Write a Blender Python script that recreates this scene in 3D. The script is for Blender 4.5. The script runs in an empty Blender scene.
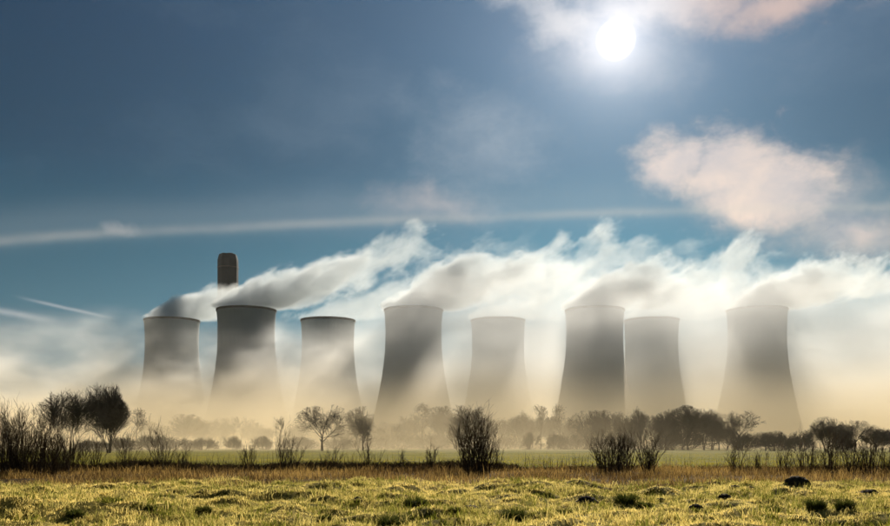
import bpy, bmesh, math, random
import numpy as np

sc = bpy.context.scene
COL = sc.collection
RAD = math.radians
F = 890.0                       # focal length in photograph pixels
CX, HY = 445.0, 445.0           # vertical axis and horizon row of the photograph
EYE = 1.7

# ----------------------------------------------------------------- camera
cam = bpy.data.cameras.new('camera')
camo = bpy.data.objects.new('camera', cam)
COL.objects.link(camo)
sc.camera = camo
camo.location = (0, 0, EYE)
camo.rotation_euler = (RAD(90), 0, 0)
cam.lens = 36; cam.sensor_width = 36
cam.shift_y = (HY - 263) / 890
cam.clip_start = 0.1; cam.clip_end = 30000

SUN_AZ, SUN_EL = math.atan(171 / 890), math.atan(405 / math.hypot(890, 171))

# ----------------------------------------------------------------- node helper
class V:
    """A socket with arithmetic."""
    def __init__(s, nt, sock): s.nt, s.s = nt, sock
    def _m(s, op, *a, clamp=False):
        n = s.nt.nodes.new('ShaderNodeMath'); n.operation = op; n.use_clamp = clamp
        for i, v in enumerate((s,) + a):
            if isinstance(v, V): s.nt.links.new(v.s, n.inputs[i])
            else: n.inputs[i].default_value = v
        return V(s.nt, n.outputs[0])
    def __add__(s, o): return s._m('ADD', o)
    __radd__ = __add__
    def __sub__(s, o): return s._m('SUBTRACT', o)
    def __rsub__(s, o): return (s * -1.0) + o
    def __mul__(s, o): return s._m('MULTIPLY', o)
    __rmul__ = __mul__
    def __truediv__(s, o): return s._m('DIVIDE', o)
    def pow(s, o): return s._m('POWER', o)
    def exp(s): return s._m('EXPONENT')
    def abs(s): return s._m('ABSOLUTE')
    def sqrt(s): return s._m('SQRT')
    def max(s, o): return s._m('MAXIMUM', o)
    def min(s, o): return s._m('MINIMUM', o)
    def clamp(s): return s._m('ADD', 0.0, clamp=True)
    def smooth(s, a, b):
        n = s.nt.nodes.new('ShaderNodeMapRange'); n.interpolation_type = 'SMOOTHSTEP'
        s.nt.links.new(s.s, n.inputs[0]); n.inputs[1].default_value = a; n.inputs[2].default_value = b
        return V(s.nt, n.outputs[0])

def xyz(nt, vec):
    n = nt.nodes.new('ShaderNodeSeparateXYZ'); nt.links.new(vec, n.inputs[0])
    return [V(nt, o) for o in n.outputs]
def comb(nt, x, y, z):
    n = nt.nodes.new('ShaderNodeCombineXYZ')
    for i, v in enumerate((x, y, z)):
        if isinstance(v, V): nt.links.new(v.s, n.inputs[i])
        else: n.inputs[i].default_value = v
    return n.outputs[0]
def noise(nt, vec, scale, detail=4, rough=0.55, dist=0.0, lac=2.0):
    n = nt.nodes.new('ShaderNodeTexNoise'); n.inputs['Scale'].default_value = scale
    n.inputs['Detail'].default_value = detail; n.inputs['Roughness'].default_value = rough
    n.inputs['Distortion'].default_value = dist; n.inputs['Lacunarity'].default_value = lac
    nt.links.new(vec, n.inputs['Vector'])
    return V(nt, n.outputs['Fac'])
def mixc(nt, fac, a, b, mode='MIX'):
    n = nt.nodes.new('ShaderNodeMix'); n.data_type = 'RGBA'; n.blend_type = mode; n.clamp_factor = True
    for k, v in ((0, fac), (6, a), (7, b)):
        if isinstance(v, V): v = v.s
        if isinstance(v, bpy.types.NodeSocket): nt.links.new(v, n.inputs[k])
        elif k == 0: n.inputs[0].default_value = v
        else: n.inputs[k].default_value = tuple(v) + (1,)
    return n.outputs[2]
def ramp(nt, fac, stops):
    n = nt.nodes.new('ShaderNodeValToRGB'); e = n.color_ramp.elements
    while len(e) < len(stops): e.new(0.5)
    for k, (p, c) in enumerate(stops): e[k].position = p; e[k].color = tuple(c) + (1,)
    nt.links.new(fac.s if isinstance(fac, V) else fac, n.inputs[0])
    return n.outputs[0]

# ----------------------------------------------------------------- sky
def px2ang(px, py):
    return (math.degrees(math.atan((px - CX) / F)),
            math.degrees(math.atan((HY - py) / math.hypot(F, px - CX))))

world = bpy.data.worlds.new('World'); sc.world = world; world.use_nodes = True
def build_sky():
    nt = world.node_tree
    bg = nt.nodes['Background']
    tc = nt.nodes.new('ShaderNodeTexCoord')
    d = tc.outputs['Generated']
    x, y, z = xyz(nt, d)
    az = x._m('ARCTAN2', y) * 57.2958
    el = z._m('ARCSINE') * 57.2958
    sky = nt.nodes.new('ShaderNodeTexSky'); sky.sky_type = 'NISHITA'; sky.sun_disc = False
    sky.sun_elevation = SUN_EL; sky.sun_rotation = SUN_AZ
    sky.air_density = 1.0; sky.dust_density = 0.4; sky.ozone_density = 3.0
    # angle from the sun, in degrees
    sx = math.sin(SUN_AZ) * math.cos(SUN_EL); sy = math.cos(SUN_AZ) * math.cos(SUN_EL); sz = math.sin(SUN_EL)
    dot = (x * sx + y * sy + z * sz).min(0.9999999)
    th = dot._m('ARCCOSINE') * 57.2958
    g = ramp(nt, el / 60.0, [(0.0, (.60, .62, .60)), (.07, (.38, .54, .56)), (.14, (.17, .45, .57)),
                             (.21, (.062, .31, .45)), (.29, (.05, .215, .37)), (.40, (.035, .175, .35)),
                             (.52, (.024, .135, .30)), (1.0, (.02, .08, .17))])
    dim = ((th * (-1 / 17.0)).exp() * .70 + 0.10) * (el.smooth(20, 4) * .8 + 1.0)
    g = mixc(nt, 1.0, g, comb(nt, dim, dim, dim), 'MULTIPLY')
    nis = mixc(nt, 1.0, sky.outputs[0], (.012, .035, .05), 'MULTIPLY')
    base = mixc(nt, 0.12, g, nis)
    # ---- clouds
    warp = nt.nodes.new('ShaderNodeTexNoise'); warp.inputs['Scale'].default_value = 9
    warp.inputs['Detail'].default_value = 5; warp.inputs['Roughness'].default_value = 0.6
    nt.links.new(d, warp.inputs['Vector'])
    wx, wy, wz = [(v - 0.5) for v in xyz(nt, warp.outputs['Color'])]
    fine = noise(nt, comb(nt, x + wx * 0.05, y + wy * 0.05, (z + wz * 0.04) * 1.6), 11, 8, 0.6)
    aw, ew = az + wx * 5.0, el + wy * 4.0
    def blob(px, py, rx, ry, rot=0.0):
        a0, e0 = px2ang(px, py); k = 57.3 / F
        c, s_ = math.cos(RAD(rot)), math.sin(RAD(rot))
        u, v = aw - a0, ew - e0
        p = (u * c + v * s_) / (rx * k); q = (v * c - u * s_) / (ry * k)
        return 1.0 - (p * p + q * q).sqrt()
    def layer(base, m, soft, col, op, n=1.2):
        a = (m + (fine - 0.5) * n).smooth(0.0, soft) * op
        return mixc(nt, a, base, col)
    # thin high cloud all over the sky
    thin = noise(nt, comb(nt, x + wx * .12, y, (z + wz * .08) * 2.5), 3.2, 6, 0.6).smooth(.48, .78) * el.smooth(0, 14)
    veil = mixc(nt, (th * (-1 / 22.0)).exp(), (.02, .09, .17), (.30, .37, .45))
    base = mixc(nt, thin * 0.30, base, veil)
    base = layer(base, blob(490, 150, 120, 62, -20), 1.6, (.40, .46, .52), .42, 2.4)
    base = layer(base, blob(428, 206, 78, 24, 6), 1.4, (.58, .50, .48), .5, 1.6)
    tone = mixc(nt, (fine - .5 + wz).smooth(-.35, .35), (.50, .47, .48), (.84, .67, .55))
    base = layer(base, blob(785, 203, 110, 58, -14).max(blob(845, 226, 105, 40, -8)), 1.3, tone, .85, 1.1)
    base = layer(base, blob(682, 164, 56, 40).max(blob(728, 160, 66, 52)).max(blob(760, 188, 72, 46, -10)), 0.8, tone, .92, 1.6)
    # long thin streak of cloud low over the field of towers
    bb0 = px2ang(0, 240); bb1 = px2ang(890, 206)
    sl = (bb1[1] - bb0[1]) / (bb1[0] - bb0[0])
    off = el + wy * 0.5 - (az - bb0[0]) * sl - bb0[1] - 1.7 + (az * az) * .0024
    streak = (off * off * (-1 / 0.09)).exp() * noise(nt, d, 7, 3).smooth(.1, .6) * az.abs().smooth(60, 40)
    base = mixc(nt, streak * .27, base, (.55, .52, .46))
    off2 = off * 0.35 - 0.25
    base = mixc(nt, (off2 * off2 * -6.0).exp() * .12 * az.abs().smooth(48, 30), base, (.46, .47, .46))
    base = layer(base, blob(122, 231, 20, 10), 0.9, (.50, .48, .46), .3, 1.4)
    for (x0, y0, x1, y1, wd) in ((-60, 300, 66, 322, 3.0), (8, 294, 122, 321, 1.5)):
        p0, p1 = px2ang(x0, y0), px2ang(x1, y1)
        s2 = (p1[1] - p0[1]) / (p1[0] - p0[0])
        o = (el + wy * .25 - (az - p0[0]) * s2 - p0[1]) / (wd * .064)
        tr = (o * o * -1.0).exp() * az.smooth(p0[0], p0[0] + 2.5) * az.smooth(p1[0], p1[0] - 2.5)
        base = mixc(nt, tr * .3, base, (.72, .70, .68))
    # bright cloud lying across the sun
    top = blob(560, 12, 85, 36, -15).max(blob(680, 2, 130, 32)).max(blob(790, 8, 85, 28))
    tcol = mixc(nt, az.smooth(12, 19), (.52, .54, .58), (.55, .41, .37))
    base = layer(base, blob(600, 60, 120, 42, -8), 1.6, (.50, .52, .56), .45, 1.8)
    base = layer(base, top, 1.0, tcol, .85, 1.7)
    # the sun and its aureole
    glow = (th * (-1 / 12.0)).exp() * 0.11 + (th * (-1 / 4.0)).exp() * 0.18 + (th * (-1 / 1.4)).exp() * .95
    disc = th.smooth(1.2, 0.1) * 6.0
    gg = glow + disc
    base = mixc(nt, 1.0, base, comb(nt, gg, gg * .90, gg * .84), 'ADD')
    nt.links.new(base, bg.inputs[0])
    bg.inputs[1].default_value = 0.92
build_sky()

# ----------------------------------------------------------------- sun and exposure
sl = bpy.data.lights.new('sun', 'SUN'); sl.energy = 5.0; sl.angle = RAD(0.6); sl.color = (1.0, .89, .73)
so = bpy.data.objects.new('sun', sl); COL.objects.link(so)
so.location = (300, 800, 500)
so.rotation_euler = (RAD(90) - SUN_EL, 0, math.pi - SUN_AZ)
vs = sc.view_settings
vs.view_transform = 'Standard'; vs.look = 'None'; vs.exposure = 0.28; vs.gamma = 1.0; vs.use_curve_mapping = False
cy = sc.cycles
cy.use_denoising = True; cy.denoiser = 'OPENIMAGEDENOISE'; cy.denoising_input_passes = 'RGB_ALBEDO_NORMAL'; cy.denoising_prefilter = 'ACCURATE'
cy.use_adaptive_sampling = True; cy.adaptive_threshold = 0.08; cy.adaptive_min_samples = 40
cy.max_bounces = 6; cy.volume_bounces = 3; cy.diffuse_bounces = 2; cy.transmission_bounces = 3; cy.transparent_max_bounces = 16
cy.volume_step_rate = 1.0; cy.volume_max_steps = 256
cy.sample_clamp_indirect = 4.0

# ----------------------------------------------------------------- shared helpers
def W(px, py, y):
    """World point at depth y that shows at photograph pixel px, py."""
    return ((px - CX) / F * y, y, EYE + (HY - py) / F * y)
def X(px, y): return (px - CX) / F * y
def dist_of(py): return F * EYE / (py - HY)

def link(name, me, mat=None, parent=None, loc=(0, 0, 0)):
    o = bpy.data.objects.new(name, me); COL.objects.link(o)
    if mat is not None and me is not None and not me.materials: me.materials.append(mat)
    if parent is not None: o.parent = parent
    o.location = loc
    return o
def tag(o, label=None, cat=None, group=None, kind=None):
    if label: o['label'] = label
    if cat: o['category'] = cat
    if group: o['group'] = group
    if kind: o['kind'] = kind
    return o
def empty(name, loc):
    o = bpy.data.objects.new(name, None); COL.objects.link(o); o.location = loc; o.empty_display_size = 0.5
    return o
def mesh(name, v, f, smooth=False):
    me = bpy.data.meshes.new(name)
    me.from_pydata([tuple(p) for p in v], [], f)
    if smooth: me.polygons.foreach_set('use_smooth', [True] * len(me.polygons))
    me.update()
    return me
def outward(me):
    bm = bmesh.new(); bm.from_mesh(me); bmesh.ops.recalc_face_normals(bm, faces=bm.faces); bm.to_mesh(me); bm.free()
    return me
def np_mesh(name, v, f):
    """v (n,3) float array, f (m,k) int array of equal-sized faces."""
    me = bpy.data.meshes.new(name)
    v = np.asarray(v, np.float32); f = np.asarray(f, np.int32); k = f.shape[1]
    me.vertices.add(len(v)); me.vertices.foreach_set('co', v.ravel())
    me.loops.add(f.size); me.loops.foreach_set('vertex_index', f.ravel())
    me.polygons.add(len(f)); me.polygons.foreach_set('loop_start', np.arange(len(f), dtype=np.int32) * k)
    me.update(calc_edges=True)
    return me
def lathe(prof, n=96, closed=False):
    v, f = [], []
    for r, z in prof:
        for i in range(n):
            a = 2 * math.pi * i / n; v.append((r * math.cos(a), r * math.sin(a), z))
    m = len(prof)
    for j in range(m if closed else m - 1):
        b = (j + 1) % m
        for i in range(n):
            k = (i + 1) % n
            f.append((j * n + i, j * n + k, b * n + k, b * n + i))
    return v, f

def new_mat(name):
    m = bpy.data.materials.new(name); m.use_nodes = True
    nt = m.node_tree; b = nt.nodes['Principled BSDF']
    return m, nt, b
def setc(nt, b, col, rough=0.9, spec=0.2):
    if isinstance(col, bpy.types.NodeSocket): nt.links.new(col, b.inputs['Base Color'])
    else: b.inputs['Base Color'].default_value = tuple(col) + (1,)
    b.inputs['Roughness'].default_value = rough
    b.inputs['Specular IOR Level'].default_value = spec
def objco(nt): return nt.nodes.new('ShaderNodeTexCoord').outputs['Object']
def geoco(nt): return nt.nodes.new('ShaderNodeNewGeometry').outputs['Position']
def bump(nt, b, h, strength=.4, dist=.02):
    n = nt.nodes.new('ShaderNodeBump'); n.inputs['Strength'].default_value = strength; n.inputs['Distance'].default_value = dist
    nt.links.new(h.s, n.inputs['Height']); nt.links.new(n.outputs[0], b.inputs['Normal'])

#%%MATERIALS
def mat_concrete():
    m, nt, b = new_mat('weathered_concrete')
    co = objco(nt); x, y, z = xyz(nt, co)
    ang = x._m('ARCTAN2', y)
    st = noise(nt, comb(nt, ang * 14, z * .02, 0.0), 1.0, 4, .65)     # rain streaks down the shell
    pt = noise(nt, co, .03, 5, .6)
    lift = (z * (2 * math.pi / 4.5))._m('SINE').smooth(.93, 1.0)    # construction lifts
    t = (st * .45 + pt * .9 - lift * .10 - z.smooth(100, 112) * .12).smooth(.25, .95)
    setc(nt, b, mixc(nt, t, (.28, .32, .34), (.39, .43, .45)), .95, .1)
    return m
def mat_plain(name, c1, c2, scale=3, rough=.9, detail=4):
    m, nt, b = new_mat(name)
    setc(nt, b, mixc(nt, noise(nt, objco(nt), scale, detail, .6).smooth(.3, .7), c1, c2), rough)
    return m
M_CONC = mat_concrete()
M_RIM = mat_plain('rim_concrete', (.13, .12, .105), (.22, .20, .18), .3)
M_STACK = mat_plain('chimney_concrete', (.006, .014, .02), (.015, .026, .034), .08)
M_FLUE = mat_plain('flue_steel', (.03, .03, .032), (.06, .06, .06), .3)

def mat_volume(name, color, aniso, step):
    m = bpy.data.materials.new(name); m.use_nodes = True
    nt = m.node_tree; nt.nodes.remove(nt.nodes['Principled BSDF'])
    out = nt.nodes['Material Output']
    pv = nt.nodes.new('ShaderNodeVolumePrincipled')
    pv.inputs['Color'].default_value = tuple(color) + (1,); pv.inputs['Anisotropy'].default_value = aniso
    nt.links.new(pv.outputs[0], out.inputs['Volume'])
    for a in ('Density Attribute', 'Temperature Attribute', 'Color Attribute'):
        if a in pv.inputs: pv.inputs[a].default_value = ''
    m.cycles.volume_step_rate = step
    return m, nt, pv

#%%TERRAIN
rs = np.random.RandomState(7)
_gw = [(rs.uniform(0, 6.28), rs.uniform(.35, 3.2), rs.uniform(0, 6.28)) for _ in range(26)]
_lw = [(rs.uniform(0, 6.28), rs.uniform(1.6, 4.6), rs.uniform(0, 6.28)) for _ in range(7)]
def ground_z(x, y):
    """Lumpy pasture close to the camera, a shallow ditch, then level field."""
    x = np.asarray(x, float); y = np.asarray(y, float)
    z = np.zeros(np.broadcast(x, y).shape)
    for a, k, p in _gw:
        z = z + np.sin((x * math.cos(a) + y * math.sin(a)) * k + p + 1.3 * np.sin(.23 * k * x + p)) * (.055 / (1 + k * .55))
    near = np.clip((48 - y) / 14, 0, 1)
    n = 0
    for a, k, p in _lw:
        n = n + np.sin((x * math.cos(a) + y * math.sin(a)) * k + p + 1.4 * np.sin((x * math.sin(a) - y * math.cos(a)) * k * .6 + p))
    z = z + .145 * np.clip(n / 3.0 - .08, 0, 1.1) * near
    z = z * (0.15 + 0.85 * near)
    z = z * np.clip((400 - y) / 300, 0, 1)
    ditch = np.exp(-((y - 64 - 1.5 * np.sin(x * .05)) / 1.6) ** 2)
    return z - .5 * ditch - 0.02
def build_ground():
    xs = np.concatenate([-np.geomspace(5000, 32, 26), np.linspace(-31, 31, 300), np.geomspace(32, 5000, 26)])
    ys = np.concatenate([np.linspace(-400, 10, 12), np.linspace(11, 48, 190), np.linspace(48.6, 75, 44), np.geomspace(77, 6000, 40)])
    gx, gy = np.meshgrid(xs, ys)
    v = np.stack([gx, gy, ground_z(gx, gy)], -1).reshape(-1, 3)
    nx, ny = len(xs), len(ys)
    i = np.arange(nx - 1)[None, :] + np.arange(ny - 1)[:, None] * nx
    f = np.stack([i, i + 1, i + 1 + nx, i + nx], -1).reshape(-1, 4)
    me = np_mesh('ground', v, f)
    me.polygons.foreach_set('use_smooth', [True] * len(me.polygons))
    m, nt, b = new_mat('pasture_soil_and_turf')
    p = geoco(nt); x, y, z = xyz(nt, p)
    n1 = noise(nt, p, .9, 6, .65); n2 = noise(nt, p, 6, 4, .6); n3 = noise(nt, comb(nt, x * .25, y * .06, 0.0), .5, 5, .6)
    near = mixc(nt, (n1 * .6 + n2 * .4).smooth(.38, .62), (.12, .11, .014), (.46, .36, .08))
    field = mixc(nt, n3.smooth(.3, .7), (.14, .14, .014), (.24, .21, .022))
    mud = mixc(nt, n2.smooth(.3, .7), (.05, .032, .012), (.16, .10, .035))
    c = mixc(nt, y.smooth(33, 37), near, mud)
    c = mixc(nt, (y + (n3 - .5) * 4).smooth(66.5, 68.5), c, field)
    setc(nt, b, c, 1.0, .05)
    bump(nt, b, n2 * .7 + noise(nt, p, 25, 3, .6) * .3, .8, .08)
    o = link('ground', me, m); tag(o, kind='structure')
    return o
build_ground()

#%%TOWERS
H = 114.0
ZT, RT = 93.5, 23.3
BB = ZT / 1.395
def tower_r(z): return RT * math.sqrt(1 + ((z - ZT) / BB) ** 2)
LEG_TOP = 7.0
def build_tower_meshes():
    zs = [LEG_TOP + (H - LEG_TOP) * i / 40 for i in range(41)]
    outer = [(tower_r(z), z) for z in zs]
    inner = [(tower_r(z) - .7, z) for z in reversed(zs)]
    v, f = lathe(outer + inner, 128, True)
    shell = mesh('shell', v, f, True)
    r = tower_r(H)
    v, f = lathe([(r + .003, H - 1.5), (r + .35, H - 1.45), (r + .4, H + .35), (r - .95, H + .35), (r - .95, H - .3)], 128, False)
    rim = mesh('rim', v, f)
    rb = tower_r(0)
    v, f = lathe([(rb + 5, -.5), (rb + 5, 1.2), (rb + 4.4, 1.2), (rb + 4.4, .3), (0.01, .3)], 96, False)
    basin = mesh('basin', v, f)
    # one inclined support column
    bm = bmesh.new()
    a0 = 2 * math.pi / 72
    p0 = (rb, 0, .3); r1 = tower_r(LEG_TOP) - .35
    p1 = (r1 * math.cos(a0), r1 * math.sin(a0), LEG_TOP + .1)
    ring = []
    for p in (p0, p1):
        ring.append([bm.verts.new((p[0] + .45 * math.cos(t), p[1] + .45 * math.sin(t), p[2])) for t in [i * math.pi / 3 for i in range(6)]])
    for i in range(6):
        bm.faces.new((ring[0][i], ring[0][(i + 1) % 6], ring[1][(i + 1) % 6], ring[1][i]))
    leg = bpy.data.meshes.new('support_column'); bm.to_mesh(leg); bm.free()
    for me, m in ((shell, M_CONC), (rim, M_RIM), (basin, M_RIM), (leg, M_CONC)): me.materials.append(m)
    return shell, rim, basin, leg
shell, rim, basin, leg = build_tower_meshes()
D1, D2 = 741.0, 803.0
TOWERS = [  # pixel column, depth, label
    (172, D2, 'leftmost cooling tower, far row, its lower half lost in grey mist'),
    (246.5, D1, 'dark cooling tower standing in front of the square chimney'),
    (328, D2, 'hazy far-row cooling tower just right of the one before the chimney'),
    (413.5, D1, 'tall near-row cooling tower fourth from the left, pale sunlit sides fading into mist'),
    (498, D2, 'shorter far-row cooling tower standing alone in the middle, fifth from the left'),
    (594.5, D1, 'near-row cooling tower that overlaps a shorter one on its right'),
    (651.5, D2, 'shorter cooling tower half hidden behind the tall one on its left'),
    (757, D1, 'rightmost cooling tower, standing alone at the right'),
]
TOWER_POS = []
for i, (px, D, lab) in enumerate(TOWERS):
    t = empty('cooling_tower', (X(px, D), D, 0))
    t.rotation_euler.z = i * .7
    tag(t, lab, 'cooling tower', 'cooling towers of the power station')
    link('shell', shell, None, t); link('rim', rim, None, t); link('basin', basin, None, t)
    for k in range(36):
        for s_ in (1, -1):
            l = link('support_column', leg, None, t); l.rotation_euler.z = 2 * math.pi * (k + (.5 if s_ < 0 else 0)) / 36
            if s_ < 0: l.scale = (1, -1, 1)
    TOWER_POS.append((X(px, D), D))

def build_chimney():
    D = 920.0
    t = empty('chimney', (X(228, D), D, 0))
    tag(t, 'tall dark concrete chimney with a tapered top rising behind the cooling towers', 'chimney')
    top = EYE + (HY - 254) / F * D          # top of the flues
    sh = EYE + (HY - 260.5) / F * D           # shoulder of the windshield
    w = 19.0 / F * D / 2
    def prism(name, levels, mat, par, n=8, rot=math.pi / 8, loc=(0, 0, 0)):
        v, f = [], []
        for (r, z) in levels:
            for i in range(n):
                a = rot + 2 * math.pi * i / n; v.append((r * math.cos(a), r * math.sin(a), z))
        for j in range(len(levels) - 1):
            for i in range(n): f.append((j * n + i, j * n + (i + 1) % n, (j + 1) * n + (i + 1) % n, (j + 1) * n + i))
        f.append(tuple(range(n))[::-1]); f.append(tuple((len(levels) - 1) * n + i for i in range(n)))
        return link(name, mesh(name, v, f), mat, par, loc)
    k = 1 / math.cos(math.pi / 8)
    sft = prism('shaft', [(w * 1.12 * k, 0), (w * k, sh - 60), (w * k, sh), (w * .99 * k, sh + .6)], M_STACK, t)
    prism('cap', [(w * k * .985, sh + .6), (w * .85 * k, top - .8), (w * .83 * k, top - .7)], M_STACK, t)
    for i in range(4):
        a = math.pi / 4 + i * math.pi / 2
        prism('flue', [(3.3, top - 4), (3.3, top), (2.8, top), (2.8, top - 1)], M_FLUE, t, 16, 0, (w * .42 * math.cos(a), w * .42 * math.sin(a), 0))
    for z in (sh - 8, sh - 48, sh - 90):
        v, f = lathe([(w * k + .02, z), (w * k + .5, z), (w * k + .5, z + .9), (w * k + .02, z + .9)], 8, True)
        band = link('walkway_band', mesh('walkway_band', v, f), M_FLUE, t); band.rotation_euler.z = math.pi / 8
build_chimney()

#%%VEGETATION
def tubes(name, segs, sides=3):
    """One mesh of tapered prisms from a list of (p0, p1, r0, r1)."""
    a = np.array([(*s[0], *s[1], s[2], s[3]) for s in segs], float)
    p0, p1, r0, r1 = a[:, :3], a[:, 3:6], a[:, 6:7], a[:, 7:8]
    d = p1 - p0; d /= np.linalg.norm(d, axis=1, keepdims=True) + 1e-9
    ref = np.where(np.abs(d[:, 2:3]) > .9, np.array([[1., 0, 0]]), np.array([[0, 0, 1.]]))
    u = np.cross(d, ref); u /= np.linalg.norm(u, axis=1, keepdims=True); w = np.cross(d, u)
    vs_ = []
    for k in range(sides):
        t = 2 * math.pi * k / sides; o = u * math.cos(t) + w * math.sin(t)
        vs_ += [p0 + o * r0, p1 + o * r1]
    v = np.stack(vs_, 1).reshape(-1, 3)
    b = (np.arange(len(a)) * sides * 2)[:, None]
    f = np.concatenate([b + np.array([[2 * k, 2 * ((k + 1) % sides), 2 * ((k + 1) % sides) + 1, 2 * k + 1]]) for k in range(sides)])
    return np_mesh(name, v, f)

def nrm(a):
    l = math.sqrt(a[0] * a[0] + a[1] * a[1] + a[2] * a[2]) + 1e-9
    return (a[0] / l, a[1] / l, a[2] / l)
def tilt(rng, d, ang):
    """A direction at about ang radians from d."""
    g = rng.gauss
    r = nrm((g(0, 1), g(0, 1), g(0, 1)))
    dt = r[0] * d[0] + r[1] * d[1] + r[2] * d[2]
    s = nrm((r[0] - dt * d[0], r[1] - dt * d[1], r[2] - dt * d[2]))
    c, q = math.cos(ang), math.sin(ang)
    return (d[0] * c + s[0] * q, d[1] * c + s[1] * q, d[2] * c + s[2] * q)

def grow_tree(seed, cz, rx, rz, stems, L, R, nseg, kids, ang, wander, trop, start, twig_r, lean=.12, base_spread=.0):
    """Bare winter tree. cz, rx, rz: crown ellipsoid. Returns trunk and crown segment lists."""
    rng = random.Random(seed)
    trunk, crown = [], []
    lumps = [(rng.gauss(0, 1), rng.gauss(0, 1), rng.gauss(0, 1)) for _ in range(9)]
    lumps = [nrm(l) for l in lumps]
    maxlev = len(L) - 1
    def env(p):
        e = (p[0] / rx, p[1] / rx, (p[2] - cz) / rz)
        q = math.sqrt(e[0] ** 2 + e[1] ** 2 + e[2] ** 2)
        n = nrm(e); b = max(n[0] * l[0] + n[1] * l[1] + n[2] * l[2] for l in lumps)
        return q / (.66 + .40 * max(0, b) ** 2)
    def go(p, d, ln, r, lev):
        n = nseg[lev]
        for i in range(n):
            w = wander[lev]
            d = nrm((d[0] + rng.gauss(0, w), d[1] + rng.gauss(0, w), d[2] + rng.gauss(0, w) + trop[lev]))
            s = ln / n
            q = (p[0] + d[0] * s, p[1] + d[1] * s, p[2] + d[2] * s)
            ra = max(twig_r, r * (1 - .62 * i / n)); rb = max(twig_r * .8, r * (1 - .62 * (i + 1) / n))
            (trunk if lev == 0 else crown).append((p, q, ra, rb))
            p = q
            if lev > 0 and env(p) > 1: return
            if lev < maxlev and (i + 1) / n > start[lev]:
                for _ in range(kids[lev]):
                    go(p, tilt(rng, d, ang[lev] * rng.uniform(.6, 1.35)), L[lev + 1] * rng.uniform(.65, 1.15),
                       max(twig_r, rb * rng.uniform(.5, .72)), lev + 1)
        if lev < maxlev:
            go(p, tilt(rng, d, .3), L[lev + 1] * .9, rb * .8, lev + 1)
    for k in range(stems):
        a = rng.uniform(0, 6.28)
        go((base_spread * math.cos(a), base_spread * math.sin(a), -.25),
           nrm((lean * math.cos(a), lean * math.sin(a), 1)), L[0] * rng.uniform(.9, 1.1), R * rng.uniform(.8, 1.1), 0)
    return trunk, crown

KINDS = {   # every kind at its own natural size; placed trees are scaled to the height they show
    'dome': dict(cz=8.2, rx=5.0, rz=7.2, stems=6, L=[3.2, 5.2, 3.6, 2.1, 1.1], R=.15, nseg=[4, 6, 4, 3, 2], kids=[1, 1, 2, 2], ang=[.3, .36, .45, .55],
                 wander=[.04, .07, .09, .13, .18], trop=[.04, .06, .08, .08, .06], start=[.3, .15, .1, .1], twig_r=.017, lean=.26, base_spread=.5),
    'oak': dict(cz=9.0, rx=7.2, rz=5.6, stems=1, L=[5.6, 5.4, 3.6, 2.2, 1.2], R=.40, nseg=[5, 5, 4, 3, 2], kids=[3, 2, 1, 2], ang=[.9, .65, .7, .75],
                wander=[.05, .14, .17, .2, .22], trop=[.0, .05, .04, .03, .02], start=[.55, .3, .2, .1], twig_r=.024, lean=.04),
    'round': dict(cz=9.0, rx=5.6, rz=7.0, stems=2, L=[7.0, 4.6, 3.0, 1.9, 1.0], R=.24, nseg=[6, 4, 4, 3, 2], kids=[2, 1, 2, 2], ang=[.65, .55, .6, .65],
                  wander=[.06, .12, .15, .18, .2], trop=[.02, .08, .07, .06, .04], start=[.3, .2, .1, .1], twig_r=.023, lean=.16, base_spread=.4),
    'tall': dict(cz=11.0, rx=3.0, rz=6.0, stems=1, L=[11.0, 3.0, 2.0, 1.3, .8], R=.2, nseg=[7, 4, 3, 3, 2], kids=[2, 1, 2, 1], ang=[.6, .55, .6, .7],
                 wander=[.05, .12, .15, .18, .2], trop=[.02, .12, .08, .05, .03], start=[.5, .2, .1, .1], twig_r=.022, lean=.06),
    'bush': dict(cz=1.2, rx=5.0, rz=4.0, stems=14, L=[1.3, 2.3, 1.6, 1.0], R=.06, nseg=[3, 4, 3, 2], kids=[1, 2, 1], ang=[.7, .55, .6],
                 wander=[.1, .14, .18, .2], trop=[.0, .09, .07, .05], start=[.2, .1, .1], twig_r=.024, lean=.8, base_spread=1.0),
}
def bark(name, c1, c2):
    m, nt, b = new_mat(name)
    setc(nt, b, mixc(nt, noise(nt, objco(nt), 2.5, 4, .6).smooth(.3, .7), c1, c2), .95, .1)
    return m
M_BARK = bark('tree_bark', (.030, .026, .022), (.065, .055, .045))
M_TWIG = bark('winter_twigs', (.032, .030, .026), (.06, .054, .045))
M_STEM = bark('willow_stems', (.035, .026, .016), (.10, .07, .038))
_proto = {}
def tree_proto(kind, var):
    if (kind, var) not in _proto:
        t, c = grow_tree(hash((len(kind), ord(kind[0]), var)) & 0xffff, **KINDS[kind])
        pts = np.array([q[1] for q in c]); mx, my = pts[:, 0].mean(), pts[:, 1].mean()
        if kind != 'bush': mx, my = mx * .8, my * .8
        sh_ = lambda p: (p[0] - mx * min(1, max(0, p[2]) / 4), p[1] - my * min(1, max(0, p[2]) / 4), p[2])
        t = [(sh_(q[0]), sh_(q[1]), q[2], q[3]) for q in t]; c = [(sh_(q[0]), sh_(q[1]), q[2], q[3]) for q in c]
        print('TREE', kind, var, len(t), len(c))
        a, b = tubes('trunk', t, 5), tubes('crown', c, 3)
        a.materials.append(M_BARK); b.materials.append(M_TWIG)
        pts = np.array([s[1] for s in c])
        _proto[kind, var] = (a, b, pts[:, 2].max(), np.percentile(np.abs(pts[:, 0]), 97))
    return _proto[kind, var]
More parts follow.
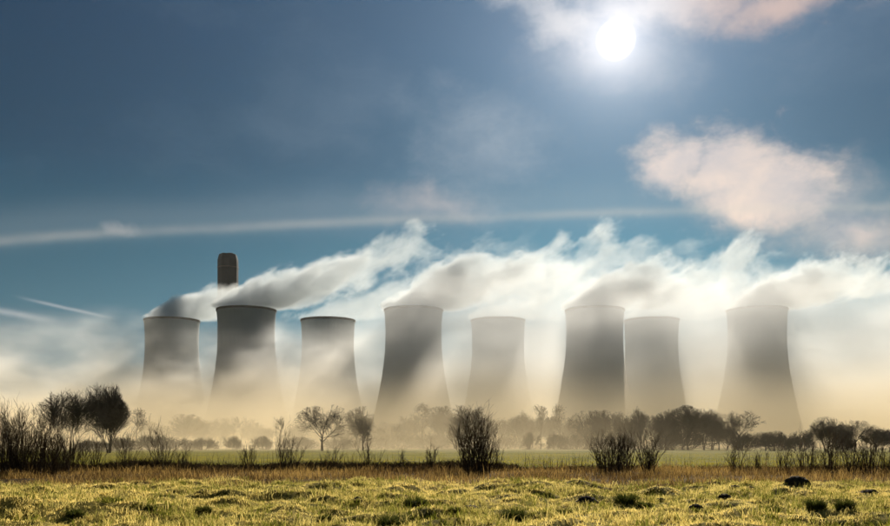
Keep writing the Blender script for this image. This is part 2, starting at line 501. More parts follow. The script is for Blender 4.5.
def tree(px, top, D, kind, wpx, label, var=0, name='bare_tree', cat='tree', group=None):
    a, b, h, w = tree_proto(kind, var)
    ht = EYE + (HY - top) / F * D
    s = ht / h; sw = wpx / 2 / F * D / w
    sw = min(max(sw, s * .55), s * 1.7)
    x = X(px, D); o = empty(name, (x, D, float(ground_z(x, D))))
    o.rotation_euler.z = (px * 1.7) % 6.28; o.scale = (sw, sw, s)
    link('trunk' if kind != 'bush' else 'stems', a, None, o); link('crown', b, None, o)
    tag(o, label, cat, group)
G1, G2, G3 = 'faded trees along the misty far field edge', 'dark trees on the right of the far field edge', 'low bushes in the mist at the far field edge'
TREES = [
    (70, 388, 190, 'dome', 40, 'dark domed bare tree, the lower left one of the close pair at left', 0, None),
    (107, 382, 192, 'dome', 46, 'dark domed bare tree, the taller right one of the close pair at left', 1, None),
    (139, 407, 330, 'tall', 16, 'thin pale tree just right of the close pair of domed trees', 0, G1),
    (186, 413, 400, 'round', 24, 'faded tree below the gap between the two leftmost towers, left of its twin', 0, G1),
    (201, 415, 410, 'round', 24, 'faded tree just right of another, below the chimney and left of it', 1, G1),
    (222, 417, 440, 'round', 26, 'very faint broad tree below the chimney', 2, G1),
    (241, 415, 430, 'oak', 26, 'very faint broad tree below the tower in front of the chimney', 1, G1),
    (280, 415, 330, 'tall', 13, 'thin faded tree rising behind the tall shrub left of the round-crowned tree', 1, G1),
    (322, 404, 262, 'oak', 42, 'round-crowned single tree with a clear trunk below the third tower', 0, None),
    (359, 405, 360, 'round', 24, 'pale tree standing behind the smaller round tree right of the round-crowned one', 2, G1),
    (363, 415, 280, 'oak', 30, 'smaller dark tree right of the round-crowned single tree', 2, None),
    (393, 421, 400, 'oak', 34, 'faint broad tree left of the tall pale tree under the fourth tower', 3, G1),
    (424, 402, 420, 'tall', 22, 'tall pale tree under the right edge of the fourth tower', 2, G1),
    (442, 405, 410, 'round', 26, 'faded tree left of the big dark shrub in the middle', 0, G1),
    (468, 404, 330, 'round', 30, 'tall tree rising right behind the big dark shrub in the middle', 3, G1),
    (497, 419, 420, 'oak', 24, 'faint tree just right of the big dark shrub in the middle', 0, G1),
    (520, 409, 390, 'round', 22, 'pale tree below the fifth tower, right of its foot', 1, G1),
    (541, 404, 380, 'tall', 13, 'slim tall tree, left one of two below the left edge of the sixth tower', 3, G1),
    (558, 403, 380, 'tall', 15, 'slim tall tree, right one of two below the left edge of the sixth tower', 0, G1),
    (572, 417, 400, 'round', 24, 'faded tree filling the gap right of the two slim tall trees', 2, G1),
    (586, 409, 340, 'oak', 26, 'grey-blue tree below the sixth tower, left of the broad twiggy shrub', 1, G2),
    (601, 409, 350, 'round', 20, 'grey-blue tree behind the left end of the broad twiggy shrub', 0, G2),
    (617, 411, 345, 'round', 20, 'grey-blue tree behind the middle of the broad twiggy shrub', 3, G2),
    (640, 405, 320, 'round', 20, 'upright dark tree behind the right end of the broad twiggy shrub', 1, G2),
    (656, 416, 330, 'oak', 22, 'low dark tree in the dip left of the dense dark clump', 3, G2),
    (669, 408, 305, 'round', 26, 'dark tree forming the left end of the dense clump at right', 2, G2),
    (687, 404, 300, 'round', 28, 'tallest tree in the middle of the dense dark clump at right', 0, G2),
    (704, 407, 300, 'round', 26, 'dark tree forming the right end of the dense clump', 3, G2),
    (719, 420, 310, 'oak', 24, 'low tree sloping down between the dense clump and the open-crowned tree', 2, G2),
    (738, 410, 285, 'oak', 38, 'open-crowned dark tree before the left foot of the rightmost tower', 3, G2),
    (827, 416, 215, 'round', 26, 'upright dark tree right of the foot of the rightmost tower', 2, G2),
    (855, 419, 225, 'oak', 30, 'dark tree between the upright one and the rightmost tree', 0, G2),
    (876, 424, 220, 'round', 26, 'rightmost dark tree, close to the right edge', 1, G2),
]
for t in TREES: tree(*t[:6], var=t[6], group=t[7])
BUSHES = [
    (155, 434, 300, 40, 'low dark hedge bush behind the vase-shaped shrub at left'), (204, 436, 300, 24, 'low domed bush, left of the small round one, under the chimney'),
    (233, 433, 310, 17, 'small round bush alone below the second tower'), (263, 435, 320, 18, 'low faint bush left of the tall shrub below the third tower'),
    (400, 432, 390, 40, 'long faint bush low in the mist below the fourth tower'), (432, 430, 380, 36, 'faint bush low in the mist left of the big middle shrub'),
    (531, 431, 330, 17, 'small bush in bright mist below the fifth tower'), (557, 431, 330, 20, 'small bush in bright mist below the two slim tall trees'),
    (748, 429, 260, 34, 'dark low bush right under the open-crowned tree'), (776, 430, 255, 28, 'dark low bush under the middle of the rightmost tower'),
    (800, 430, 250, 26, 'dark low bush under the right foot of the rightmost tower'), (842, 430, 235, 26, 'dark low bush at the foot of the upright tree at right'),
    (122, 436, 260, 26, 'low bush under the right side of the domed tree pair'), (92, 438, 240, 30, 'low bush between the trunks of the domed tree pair'),
    (508, 434, 370, 40, 'low misty hedge below the fifth tower'), (583, 433, 350, 40, 'low misty hedge left of the broad twiggy shrub'), (340, 436, 360, 46, 'low misty hedge right of the round-crowned single tree'), (372, 434, 380, 40, 'low misty hedge behind the Y-shaped shrub'), (300, 436, 350, 40, 'low misty hedge left of the round-crowned single tree'), (180, 437, 310, 30, 'low misty hedge right of the vase-shaped shrub'),
    (620, 430, 320, 40, 'low dark scrub behind the broad twiggy shrub'), (682, 428, 295, 60, 'dark scrub filling the foot of the dense clump'),
]
for k, (px, top, D, w, lab) in enumerate(BUSHES): tree(px, top, D, 'bush', w, lab, k % 3, 'bush', 'bush', G3)

_faint = [(150, 421, 420, 'round', 26), (168, 425, 410, 'oak', 24), (255, 422, 430, 'round', 26), (270, 426, 410, 'oak', 26), (298, 423, 430, 'round', 26), (342, 424, 430, 'round', 26),
          (379, 424, 410, 'oak', 26), (411, 414, 430, 'round', 24), (455, 416, 400, 'round', 26), (484, 412, 380, 'round', 24), (508, 417, 400, 'oak', 24), (531, 414, 400, 'round', 24),
          (549, 416, 400, 'round', 22), (630, 412, 335, 'round', 20), (592, 416, 360, 'round', 26), (662, 413, 320, 'round', 22), (712, 412, 312, 'round', 22), (726, 424, 300, 'round', 22), (766, 431, 265, 'oak', 26), (812, 428, 240, 'oak', 24), (842, 424, 230, 'round', 20), (888, 427, 225, 'round', 22)]
_ref = {150: 'right of the thin pale tree beside the domed pair', 168: 'left of the leftmost twin faded trees', 255: 'right of the tower before the chimney, low', 270: 'left of the tall thin shrub', 298: 'right of the tall thin shrub',
        342: 'between the round-crowned tree and the smaller dark one', 379: 'right of the smaller dark round tree', 411: 'left of the tall pale tree under the fourth tower', 455: 'at the left shoulder of the big dark shrub',
        484: 'at the right shoulder of the big dark shrub', 508: 'below the left side of the fifth tower', 531: 'left of the two slim tall trees', 549: 'between the two slim tall trees', 630: 'left of the upright tree at the shrub end',
        592: 'below the middle of the sixth tower', 662: 'at the left shoulder of the dense dark clump', 712: 'at the right shoulder of the dense dark clump', 726: 'at the left foot of the open-crowned tree',
        766: 'right of the open-crowned tree', 812: 'left of the upright dark tree at right', 842: 'between the upright dark tree and its right neighbour', 888: 'cut by the right edge behind the last shrub'}
for k, (px, top, D, kd, w) in enumerate(_faint):
    tree(px, top, D, kd, w, ('faint misty tree ' if px < 600 else 'low dark tree ') + _ref[px], k % 4, group=G1 if px < 600 else G2)

def grow_shrub(seed, h, w, stems, sub=5, base=.35, r=.022, thin=1.0):
    """Many upright willow stems from one stool, each with finer rods."""
    rng = random.Random(seed); st, tw = [], []
    for k in range(stems):
        a = rng.uniform(0, 6.28); rr = math.sqrt(rng.random())
        p = (w * .5 * base * rr * math.cos(a), w * .5 * base * rr * math.sin(a), -.3)
        lean = rr * w * .5 * (1 - base) / h
        d = nrm((lean * math.cos(a) + rng.gauss(0, .13), lean * math.sin(a) + rng.gauss(0, .13), 1))
        L = h * rng.uniform(.4, 1.0) * (1 - .25 * rr * rng.random()) + .3
        n = 6; r0 = r * rng.uniform(.7, 1.3)
        for i in range(n):
            d = nrm((d[0] + rng.gauss(0, .11), d[1] + rng.gauss(0, .11), d[2] + rng.gauss(0, .06) + .05))
            q = tuple(p[j] + d[j] * L / n for j in range(3))
            st.append((p, q, r0 * (1 - .7 * i / n) * thin, r0 * (1 - .7 * (i + 1) / n) * thin)); p = q
            if i > 0:
                for _ in range(sub // 2 if i < 3 else sub):
                    if rng.random() > .45: continue
                    e = tilt(rng, d, rng.uniform(.3, .8)); l2 = L * rng.uniform(.08, .26); p2 = p
                    for m_ in range(2):
                        e = nrm((e[0] + rng.gauss(0, .08), e[1] + rng.gauss(0, .08), e[2] + .18))
                        q2 = tuple(p2[j] + e[j] * l2 / 2 for j in range(3))
                        tw.append((p2, q2, r0 * .34 * thin, r0 * .24 * thin)); p2 = q2
                        f_ = tilt(rng, e, .5); l3 = l2 * .5
                        tw.append((p2, tuple(p2[j] + f_[j] * l3 for j in range(3)), r0 * .32 * thin, r0 * .2 * thin))
    return st, tw
def shrub(px, top, base_py, wpx, stems, label, seed, group=None, sub=5, base=.35, r=.022, name='shrub'):
    D = dist_of(base_py); h = (base_py - top) / F * D; w = wpx / F * D
    x = X(px, D); o = empty(name, (x, D, float(ground_z(x, D))))
    st, tw = grow_shrub(seed, h, w, stems, sub, base, r)
    link('stems', tubes('stems', st, 4), M_STEM, o); tag(link('twigs', tubes('twigs', tw, 3), M_STEM, o), kind='stuff')
    tag(o, label, 'shrub', group)
GL, GR, GM = 'shrubs of the dark thicket at the left edge', 'shrubs and saplings along the ditch at the right', 'bare shrubs along the ditch'
SHRUBS = [  # px, top, base, width, stems, label
    (4, 404, 475, 26, 60, 'tall shrub of the thicket cut by the left edge', GL), (16, 414, 477, 32, 64, 'dense shrub in the thicket second from the left edge', GL),
    (31, 416, 473, 30, 56, 'dense shrub in the thicket third from the left edge', GL), (46, 420, 476, 30, 60, 'dense shrub in the middle of the left thicket', GL),
    (60, 434, 474, 28, 46, 'thicket shrub before the left domed tree', GL), (76, 432, 472, 28, 40, 'thicket shrub at the right end of the dark left thicket', GL),
    (94, 434, 471, 18, 16, 'low open shrub before the taller domed tree', GM), (125, 428, 470, 26, 20, 'open shrub halfway between the left thicket and the vase-shaped shrub', GM),
    (161, 424, 471, 34, 26, 'vase-shaped bare shrub with forked stems left of the leftmost tower', GM), (184, 443, 470, 18, 14, 'low shrub just right of the vase-shaped one', GM),
    (249, 438, 470, 14, 18, 'narrow bushy shrub below the second tower', GM), (281, 420, 472, 12, 10, 'tall thin shrub with upright stems below the gap of second and third tower', GM),
    (291, 434, 471, 20, 22, 'bushy shrub clinging to the right of the tall thin one', GM), (331, 441, 470, 14, 9, 'sparse sapling stems under the round-crowned single tree', GM),
    (368, 432, 471, 26, 10, 'Y-shaped sparse shrub under the smaller round tree', GM), (402, 446, 470, 22, 10, 'sparse upright stems left of the reed gap below the fourth tower', GM),
    (430, 442, 471, 20, 14, 'group of straight upright stems left of the big dark shrub', GM),
    (477, 414, 474, 48, 110, 'big dense dark shrub in the middle, the largest of all', None),
    (497, 444, 471, 16, 12, 'small leaning shrub at the right foot of the big dark shrub', GM),
    (615, 430, 473, 56, 95, 'broad dense twiggy shrub right of the middle', None), (648, 432, 474, 30, 40, 'shrub joined to the right end of the broad twiggy shrub', GM),
    (735, 442, 472, 16, 14, 'thin spiky sapling in front of the open-crowned tree', GR), (762, 448, 471, 22, 14, 'low dark shrub right of the thin spiky sapling', GR),
    (785, 446, 473, 24, 22, 'low shrub with upright stems below the rightmost tower', GR), (806, 436, 473, 26, 26, 'bare shrub below the right foot of the rightmost tower', GR),
    (830, 430, 474, 28, 32, 'dense shrub before the upright dark tree at right', GR), (853, 436, 473, 24, 28, 'bare shrub third from the right edge', GR),
    (870, 432, 475, 22, 26, 'bare shrub second from the right edge', GR), (887, 440, 474, 20, 24, 'bare shrub cut by the right edge', GR),
]
for k, (px, top, bp, w, n, lab, g) in enumerate(SHRUBS):
    shrub(px, top, bp, w, n, lab, 100 + k, g, base=.5 if n > 80 else .75 if g == GL else .45 if g == GR else .3)

#%%GROUND COVER
def mat_leaf(name, dry, green, transl=.5):
    m = bpy.data.materials.new(name); m.use_nodes = True
    nt = m.node_tree; nt.nodes.remove(nt.nodes['Principled BSDF']); out = nt.nodes['Material Output']
    at = nt.nodes.new('ShaderNodeAttribute'); at.attribute_name = 'tint'
    c = mixc(nt, V(nt, at.outputs['Fac']), green, dry)
    d = nt.nodes.new('ShaderNodeBsdfDiffuse'); t = nt.nodes.new('ShaderNodeBsdfTranslucent'); mx = nt.nodes.new('ShaderNodeMixShader')
    nt.links.new(c, d.inputs[0]); nt.links.new(c, t.inputs[0]); mx.inputs[0].default_value = transl
    nt.links.new(d.outputs[0], mx.inputs[1]); nt.links.new(t.outputs[0], mx.inputs[2]); nt.links.new(mx.outputs[0], out.inputs['Surface'])
    return m
def vnoise(x, y, k, seed):
    """Cheap smooth value noise from summed waves, about -1..1."""
    r = np.random.RandomState(seed); z = 0
    for _ in range(6):
        a, p, q = r.uniform(0, 6.28), r.uniform(0, 6.28), r.uniform(.6, 1.6) * k
        z = z + np.sin((x * math.cos(a) + y * math.sin(a)) * q + p + 1.1 * np.sin((x * math.sin(a) - y * math.cos(a)) * q * .7 + p))
    return z / 3.2
def blades(name, x, y, z, h, wid, lean, tint, mat, rng, az=None, bend=.5):
    """Two-triangle bent blades at the given roots."""
    n = len(x); a = rng.uniform(0, 6.283, n) if az is None else az
    fa = rng.uniform(0, 6.283, n)
    wx, wy = np.cos(fa) * wid / 2, np.sin(fa) * wid / 2
    lx, ly = np.cos(a) * lean * h, np.sin(a) * lean * h
    b0 = np.stack([x - wx, y - wy, z], -1); b1 = np.stack([x + wx, y + wy, z], -1)
    m0 = np.stack([x - wx * .7 + lx * .35, y - wy * .7 + ly * .35, z + h * .6], -1)
    m1 = np.stack([x + wx * .7 + lx * .35, y + wy * .7 + ly * .35, z + h * .6], -1)
    t0 = np.stack([x + lx, y + ly, z + h * (1 - .25 * lean)], -1)
    v = np.stack([b0, b1, m1, m0, t0], 1).reshape(-1, 3)
    b = (np.arange(n) * 5)[:, None]
    f = np.concatenate([b + np.array([[0, 1, 2]]), b + np.array([[0, 2, 3]]), b + np.array([[3, 2, 4]])])
    me = np_mesh(name, v, f)
    at = me.attributes.new('tint', 'FLOAT', 'POINT'); at.data.foreach_set('value', np.repeat(tint, 5).astype(np.float32))
    me.materials.append(mat)
    return me
M_GRASS = mat_leaf('pasture_grass', (.92, .74, .25), (.15, .165, .018), .7)
M_REED = mat_leaf('dead_reed', (.54, .36, .11), (.085, .05, .02), .5)
M_TUSS = mat_leaf('rush_blades', (.22, .22, .05), (.035, .055, .012), .35)
def build_grass():
    r = np.random.RandomState(3)
    n = 26000                       # tufts
    y = np.sqrt(r.uniform(15.5 ** 2, 39 ** 2, n)); x = r.uniform(-.56, .56, n) * y
    pat = vnoise(x, y, 1.3, 11); pat2 = vnoise(x, y, .35, 12)
    k = 9
    tx = np.repeat(x, k) + r.normal(0, .05, n * k); ty = np.repeat(y, k) + r.normal(0, .05, n * k)
    ph = np.repeat(pat, k); p2 = np.repeat(pat2, k)
    h = np.repeat(r.uniform(.05, .14, n), k) * r.uniform(.6, 1.3, n * k) * (1 + .45 * np.clip(ph, -1, 1.2))
    tint = np.clip(np.repeat(r.normal(.72, .25, n), k) + .28 * p2 - .22 * ph + r.normal(0, .1, n * k), 0, 1)
    wd = r.uniform(.010, .020, n * k); ln = r.uniform(.2, .9, n * k)
    # ranker tufts scattered through the short grass
    m = 4200; q = 26
    uy = np.sqrt(r.uniform(15.5 ** 2, 40 ** 2, m)); ux = r.uniform(-.56, .56, m) * uy
    ok = vnoise(ux, uy, .8, 14) + r.normal(0, .5, m) > -.1; ux, uy = ux[ok], uy[ok]; m = len(ux)
    sz = r.uniform(.5, 1.6, m) ** 1.7
    a2 = r.uniform(0, 6.283, m * q); rr = np.sqrt(r.uniform(0, 1, m * q)) * np.repeat(sz, q) * .13
    vx, vy = np.repeat(ux, q) + rr * np.cos(a2) * 1.6, np.repeat(uy, q) + rr * np.sin(a2)
    tx, ty = np.concatenate([tx, vx]), np.concatenate([ty, vy])
    h = np.concatenate([h, np.repeat(sz, q) * r.uniform(.08, .20, m * q)])
    wd = np.concatenate([wd, r.uniform(.010, .022, m * q)]); ln = np.concatenate([ln, r.uniform(.15, 1.1, m * q)])
    tint = np.concatenate([tint, np.clip(np.repeat(r.choice([.0, .05, .2, .7], m), q) + r.normal(0, .18, m * q), 0, 1)])
    me = blades('grass', tx, ty, ground_z(tx, ty) - .01, h, wd, ln, tint, M_GRASS, r)
    tag(link('grass', me), 'rough yellow-green pasture grass lit from behind in the foreground', 'grass', kind='stuff')
def build_reeds():
    r = np.random.RandomState(5); n = 80000
    y = np.sqrt(r.uniform(34 ** 2, 63 ** 2, n)); x = r.uniform(-.58, .58, n) * y
    front = 36 + 2.2 * vnoise(x, y * .2, .25, 21)
    cl = vnoise(x, y, .9, 22)
    keep = (y > front) & (r.rand(n) < .55 + .45 * cl)
    x, y, cl = x[keep], y[keep], cl[keep]; n = len(x)
    h = r.uniform(.10, .45, n) * (1 + .6 * cl) * np.clip((y - 30) / 8, .5, 1)
    tall = r.rand(n) < .035
    h = np.where(tall, r.uniform(.45, .95, n), h)
    tint = np.clip(np.where(tall, -.3, 0) + r.normal(.42, .3, n) + .35 * vnoise(x, y, .4, 23), 0, 1)
    me = blades('reeds', x, y, ground_z(x, y) - .02, h, r.uniform(.014, .04, n), r.uniform(.1, .8, n), tint, M_REED, r)
    tag(link('reeds', me), 'band of dead brown reeds and docks behind the pasture', 'reeds', kind='stuff')
def build_undergrowth():
    """Tangle of dark bramble along the ditch, thickest on the left."""
    r = np.random.RandomState(6); n = 70000
    x = r.uniform(-40, 40, n); y = r.uniform(57.5, 66.5, n) + .8 * np.sin(x * .15)
    keep = r.rand(n) < np.clip(.75 - .02 * (x - 4), .12, 1) * np.where(x > 5, .55, 1.0)
    x, y = x[keep], y[keep]; n = len(x)
    h = r.uniform(.15, .6, n) * (1 + .5 * vnoise(x, y, .6, 33)) * np.where(x < 5, 1.25, .75)
    m = 5200; sx = r.uniform(-40, 40, m); sy = r.uniform(60, 67, m)
    ok = vnoise(sx, sy * .3, .55, 35) + r.normal(0, .35, m) > .15; sx, sy = sx[ok], sy[ok]; m = len(sx)
    x, y = np.concatenate([x, sx]), np.concatenate([y, sy]); h = np.concatenate([h, r.uniform(.5, 1.7, m)])
    n0 = n; n = len(x)
    me = blades('undergrowth', x, y, ground_z(x, y) - .03, h, np.where(np.arange(n) < n0, r.uniform(.03, .09, n), r.uniform(.012, .03, n)), np.where(np.arange(n) < n0, r.uniform(.2, 1.2, n), r.uniform(.02, .35, n)), np.clip(r.normal(.2, .2, n), 0, 1), M_UNDER, r)
    tag(link('undergrowth', me), 'dark tangled undergrowth along the ditch at the field edge', 'undergrowth', kind='stuff')
def build_field_grass():
    r = np.random.RandomState(8); n = 90000
    y = 68 * (200 / 68) ** r.rand(n); x = r.uniform(-.58, .58, n) * y
    h = r.uniform(.05, .12, n)
    tint = np.clip(r.normal(.45, .2, n) + .3 * vnoise(x, y, .12, 41), 0, 1)
    me = blades('field_grass', x, y, ground_z(x, y) - .01, h, r.uniform(.03, .06, n), r.uniform(.2, .8, n), tint, M_FIELD, r)
    tag(link('field_grass', me), 'short even green grass of the field beyond the ditch', 'grass', kind='stuff')
M_UNDER = mat_leaf('bramble', (.10, .07, .03), (.022, .018, .01), .25)
M_FIELD = mat_leaf('field_turf', (.56, .46, .05), (.22, .22, .02), .55)
build_grass(); build_reeds(); build_undergrowth(); build_field_grass()

#%%MOLEHILLS AND TUSSOCKS
M_SOIL = mat_plain('dark_soil', (.020, .016, .011), (.075, .055, .032), 14, 1.0, 6)
def molehill(px, bp, wpx, hpx, label, seed):
    D = dist_of(bp); w = wpx / F * D; h = hpx / F * D * .95; x = X(px, D)
    rng = random.Random(seed); bm = bmesh.new()
    bmesh.ops.create_icosphere(bm, subdivisions=4, radius=1)
    ph = [rng.uniform(0, 6.28) for _ in range(6)]
    for v in bm.verts:
        c = v.co
        n = .07 * math.sin(c.x * 3 + ph[0]) * math.sin(c.y * 3 + ph[1]) + .03 * math.sin(c.x * 11 + c.z * 7 + ph[2]) + .025 * math.sin(c.y * 13 + ph[3]) + rng.gauss(0, .055)
        q = 1 + n
        v.co = (c.x * w / 2 * q * (1.15 - .3 * c.z), c.y * w / 2 * q * (1.15 - .3 * c.z), (max(c.z, -.25) * q) * h * .85)
    me = bpy.data.meshes.new('soil'); bm.to_mesh(me); bm.free()
    me.polygons.foreach_set('use_smooth', [True] * len(me.polygons)); me.materials.append(M_SOIL)
    o = empty('molehill', (x, D, float(ground_z(x, D)) - .02))
    link('soil', me, None, o)
    r = np.random.RandomState(seed); n = 260
    a = r.uniform(0, 6.28, n); q = r.uniform(.75, 1.25, n) * w / 2
    gx, gy = q * np.cos(a), q * np.sin(a)
    g = blades('grass_fringe', gx, gy, np.zeros(n) - .03, r.uniform(.06, .20, n), r.uniform(.01, .02, n), r.uniform(.2, .8, n), np.clip(r.normal(.5, .25, n), 0, 1), M_GRASS, r)
    link('grass_fringe', g, None, o)
    tag(o, label, 'molehill', 'dark mounds in the pasture')
def tussock(px, bp, wpx, hpx, label, seed):
    D = dist_of(bp); w = wpx / F * D * 1.2; h = hpx / F * D * 1.1; x = X(px, D)
    r = np.random.RandomState(seed); n = 900
    o = empty('grass_tussock', (x, D, float(ground_z(x, D)) - .02))
    a = r.uniform(0, 6.28, n); q = np.sqrt(r.uniform(0, 1, n)) * w * .36 * (1 + .25 * np.sin(3 * a + seed))
    top = h * (1.05 - .5 * (q / (w * .36)) ** 2)
    me = blades('blades', q * np.cos(a), q * np.sin(a), np.zeros(n), top * r.uniform(.4, 1.3, n), r.uniform(.010, .022, n), r.uniform(.1, 1.1, n),
                np.clip(r.normal(.35, .25, n) + .2 * (q / w), 0, 1), M_TUSS, r, az=a + r.normal(0, .5, n))
    link('blades', me, None, o)
    bm = bmesh.new(); bmesh.ops.create_icosphere(bm, subdivisions=3, radius=1)
    for v in bm.verts:
        k = 1 + .12 * math.sin(v.co.x * 6 + seed) * math.sin(v.co.y * 7 + seed)
        v.co = (v.co.x * w * .36 * k, v.co.y * w * .36 * k, max(v.co.z, -.2) * h * .5 * k)
    c = bpy.data.meshes.new('root_crown'); bm.to_mesh(c); bm.free(); c.materials.append(M_SOIL)
    link('root_crown', c, None, o)
    tag(o, label, 'grass tussock', 'dark grass tussocks in the pasture')
LAND = [(25, 'the left thicket'), (107, 'the taller domed tree'), (161, 'the vase-shaped shrub'), (228, 'the chimney'), (285, 'the tall thin shrub'), (322, 'the round-crowned tree'),
        (365, 'the smaller round tree'), (413, 'the fourth tower'), (477, 'the big dark shrub'), (541, 'the two slim tall trees'), (623, 'the broad twiggy shrub'),
        (687, 'the dense tree clump'), (738, 'the open-crowned tree'), (780, 'the rightmost tower'), (827, 'the upright tree at right'), (875, 'the rightmost tree')]
MOUNDS = [
    (797, 494, 23, 11, 'm'), (869, 496, 22, 9, 'm'), (828, 495, 18, 6, 'm'), (587, 506, 24, 12, 'm'), (470, 507, 25, 9, 'm'), (696, 517, 19, 10, 'm'), (660, 500, 13, 6, 'm'),
    (725, 502, 16, 9, 'm'), (711, 499, 14, 6, 'm'), (735, 495, 13, 5, 'm'), (538, 497, 12, 5, 'm'), (203, 500, 13, 5, 'm'), (357, 504, 14, 6, 'm'), (224, 501, 12, 5, 'm'),
    (750, 494, 14, 5, 'm'), (415, 505, 28, 8, 't'), (278, 525, 28, 15, 't'), (392, 525, 30, 15, 't'), (513, 519, 28, 14, 't'), (626, 511, 22, 15, 't'), (644, 513, 14, 9, 't'),
    (563, 516, 20, 8, 't'), (770, 513, 20, 14, 't'), (816, 514, 18, 15, 't'), (845, 515, 18, 12, 't'), (878, 524, 26, 12, 't'), (113, 512, 24, 9, 't'), (75, 518, 18, 10, 't'),
    (35, 525, 22, 10, 't'), (204, 514, 18, 8, 't'), (245, 519, 20, 8, 't'), (150, 514, 16, 6, 't'), (660, 524, 20, 7, 't'), (455, 513, 14, 6, 't'), (730, 521, 16, 7, 't'), (325, 516, 16, 6, 't'),
]
_used = {}
for k, (px, bp, w, h, ty) in enumerate(MOUNDS):
    lx, ln = min(LAND, key=lambda l: abs(l[0] - px))
    row = 'near the reeds' if bp < 498 else 'in mid pasture' if bp < 509 else 'low in the pasture' if bp < 520 else 'at the bottom edge'
    side = 'straight below' if abs(lx - px) < 8 else ('below and left of' if px < lx else 'below and right of')
    size = 'large ' if w >= 24 else 'small ' if w <= 14 else ''
    lab = f"{size if ty == 'm' else ''}dark {'earth molehill' if ty == 'm' else 'grass clump'} {row}, {side} {ln}"
    while lab in _used: lab = lab.replace('dark', 'low dark', 1)
    _used[lab] = 1
    (molehill if ty == 'm' else tussock)(px, bp, w, h, lab, 300 + k)

#%%STEAM
def zc(x, rise, lam): return rise * (1 - math.exp(-x / lam)) if x > -30 else rise * (1 - math.exp(30 / lam))
def plume(i, label, rise=95., lam=140., grow=.075, length=360., drift=.1, dens=.09, seed=0., r0=21.):
    """Steam leaving a tower mouth and bending over in the wind."""
    x0, y0 = TOWER_POS[i]
    xs = np.concatenate([np.linspace(-27, 30, 8), np.linspace(45, length, 16)])
    v, f = [], []
    n = 16
    for x in xs:
        R = 1.3 * (r0 + grow * max(x, 0)) + 4
        if x < 0: R *= .72
        R = R * (1 if x < length * .85 else .85)
        for k in range(n):
            a = 2 * math.pi * k / n
            yy, zz = R * math.cos(a), zc(x, rise, lam) + R * math.sin(a)
            v.append((x, yy + drift * max(x, 0), max(zz, .6 + .01 * k)))
    for j in range(len(xs) - 1):
        for k in range(n): f.append((j * n + k, (j + 1) * n + k, (j + 1) * n + (k + 1) % n, j * n + (k + 1) % n))
    f.append(tuple(range(n))); f.append(tuple((len(xs) - 1) * n + k for k in range(n))[::-1])
    m, nt, pv = mat_volume('steam', (.905, .957, .99), .33, .38)  # bluish shade of the plume undersides painted into the steam colour
    co = objco(nt); x, y, z = xyz(nt, co)
    xp = x.max(0.0)
    e = (x * (-1 / lam)).exp()
    slope = e * (rise / lam)
    wn = noise(nt, comb(nt, x + seed * 100, y, z), .017, 1) - .5
    zz = (z - (1.0 - e) * rise + wn * xp.min(140.) * .55) / (slope * slope + 1.0).sqrt()
    yy = y - xp * drift
    q = (yy * yy + zz * zz).sqrt() / (xp * grow + r0)
    fb = noise(nt, comb(nt, x * .48 + z * .30 + seed * 37, y * .9 + wn * 30, z * .85 - x * .50 + wn * 20), .050, 5, .66)
    tt = x * (1 / length)
    tc_ = tt.clamp()
    core = 1.0 - q + (fb - .5) * (tc_ * 4.0 + 1.5) - tc_ * 1.1
    dn = core.smooth(0.0, .32) * ((tc_ * -3.6).exp()) * dens * tt.smooth(1.0, .7) * z.smooth(.0, 3.)
    nt.links.new(dn.s, pv.inputs['Density'])
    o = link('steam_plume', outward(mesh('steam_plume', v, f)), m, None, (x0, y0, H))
    tag(o, label, 'steam', 'steam plumes drifting off the cooling towers')
PL = [
    ('white steam blowing right off the leftmost cooling tower, passing below the chimney top', dict(rise=27, lam=55, length=230, seed=1., r0=18, dens=.16)),
    ('steam with a grey underside leaving the tower in front of the chimney', dict(rise=58, lam=110, length=270, seed=2., r0=22, dens=.17)),
    ('thin steam off the far-row tower right of the chimney', dict(rise=50, lam=120, length=230, seed=3., dens=.035, r0=18)),
    ('long steam plume with a grey belly off the fourth tower from the left', dict(rise=66, lam=120, length=310, seed=4., r0=22, dens=.17)),
    ('faint steam off the lone far-row tower in the middle', dict(rise=45, lam=110, length=260, seed=5., dens=.035, r0=19)),
    ('steam plume with dark grey underside off the tower that overlaps its neighbour', dict(rise=44, lam=80, length=280, seed=6., r0=22, dens=.16)),
    ('pale steam off the half-hidden shorter tower', dict(rise=40, lam=110, length=230, seed=7., dens=.035, r0=19)),
    ('bright-edged steam plume leaving the rightmost tower and the picture', dict(rise=36, lam=62, length=280, seed=8., r0=21, dens=.16)),
]
for i, (lab, kw) in enumerate(PL): plume(i, lab, **kw)

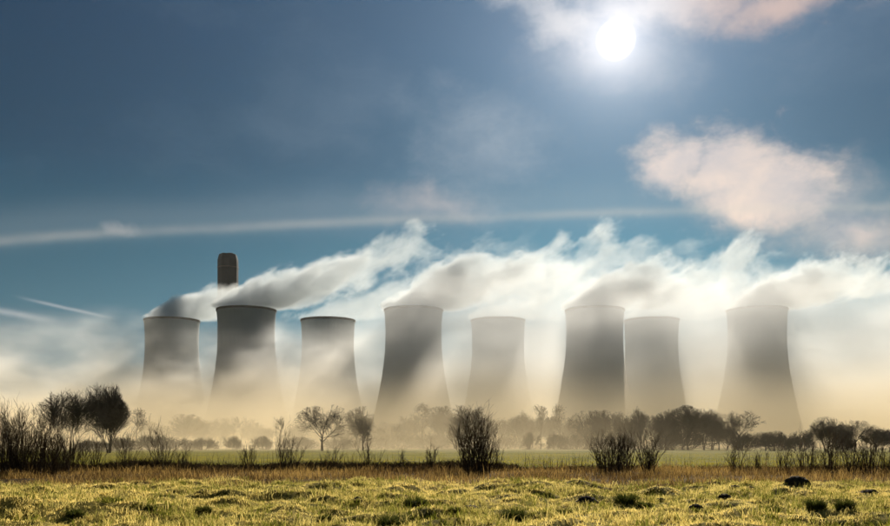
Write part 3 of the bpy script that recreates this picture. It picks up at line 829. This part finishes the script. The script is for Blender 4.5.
#%%HAZE
def box_mesh(name, x0, x1, y0, y1, z0, z1):
    v = [(x, y, z) for z in (z0, z1) for y in (y0, y1) for x in (x0, x1)]
    return mesh(name, v, [(0, 2, 3, 1), (4, 5, 7, 6), (0, 1, 5, 4), (1, 3, 7, 5), (3, 2, 6, 7), (2, 0, 4, 6)])
def build_haze():
    m, nt, pv = mat_volume('even_haze', (.95, .93, .90), .45, 1.0)
    pv.inputs['Density'].default_value = .000022
    m.cycles.homogeneous_volume = True
    o = link('haze', outward(box_mesh('haze', -5200, 5200, -500, 6200, -3, 245)), m)
    tag(o, 'pale morning haze over the whole field', kind='stuff')
def build_mist():
    """Low mist that thickens towards the towers and thins with height."""
    xs = [-1500, 1500]
    prof = [(120, -1.5), (120, 7), (200, 14), (330, 40), (560, 120), (700, 170), (1250, 170), (1250, -1.5)]
    v = [(x, y, z) for x in xs for (y, z) in prof]; n = len(prof)
    f = [tuple(range(n)), tuple(range(2 * n - 1, n - 1, -1))] + [(k, k + n, (k + 1) % n + n, (k + 1) % n) for k in range(n)]
    m, nt, pv = mat_volume('low_mist', (.97, .92, .83), .45, .22)
    p = geoco(nt); x, y, z = xyz(nt, p)
    nt.links.new(mixc(nt, z.smooth(0, 85), (.97, .83, .56), (.945, .97, .99)), pv.inputs['Color'])  # sunlit gold low down and bluish airlight above, painted into the mist colour
    big = noise(nt, comb(nt, x * .8 + z * .5, y * .7, z * 1.7 - x * .35), .0105, 4, .6)
    hs = y.smooth(230, 620) * 34.0 + 3.2
    hs = hs * (x.smooth(-260, 40) * .8 + .75)
    lay = (z.max(0.0) / hs * -1.0).exp()
    wis = (lay * 1.3 + (big - .5) * 4.6 * z.smooth(0, 45) * y.smooth(250, 500)).max(0.0)
    veil = y.smooth(480, 600) * (x.smooth(-90, 30) * .30 + .07)
    base = (y.smooth(180, 400) * .0056 + .0003) * (1.0 - x.smooth(20, 95) * y.smooth(420, 330) * .62)
    front = (z / y - x.smooth(-90, 40) * .065 - (big - .5) * .11).smooth(.150, .065) * y.smooth(790, 740) * (z.smooth(12, 42) * (y.smooth(470, 650) * 2.1 - 1.0) + 1.0)
    rear = ((z - y.smooth(790, 900) * x.smooth(-165, -90) * 45.0).smooth(115, 65)) * y.smooth(740, 790)
    dn = base * y.smooth(1250, 1000) * (wis * rear * .7).max(front * (wis * (x.smooth(-10, -150) * 1.05 + .7) + veil))
    nt.links.new(dn.s, pv.inputs['Density'])
    o = link('haze', outward(mesh('haze', v, f)), m)  # a patchy ground mist bank, sharing its object name with the even haze
    tag(o, 'low golden mist lying round the trees and the feet of the towers', kind='stuff')
build_haze()
build_mist()
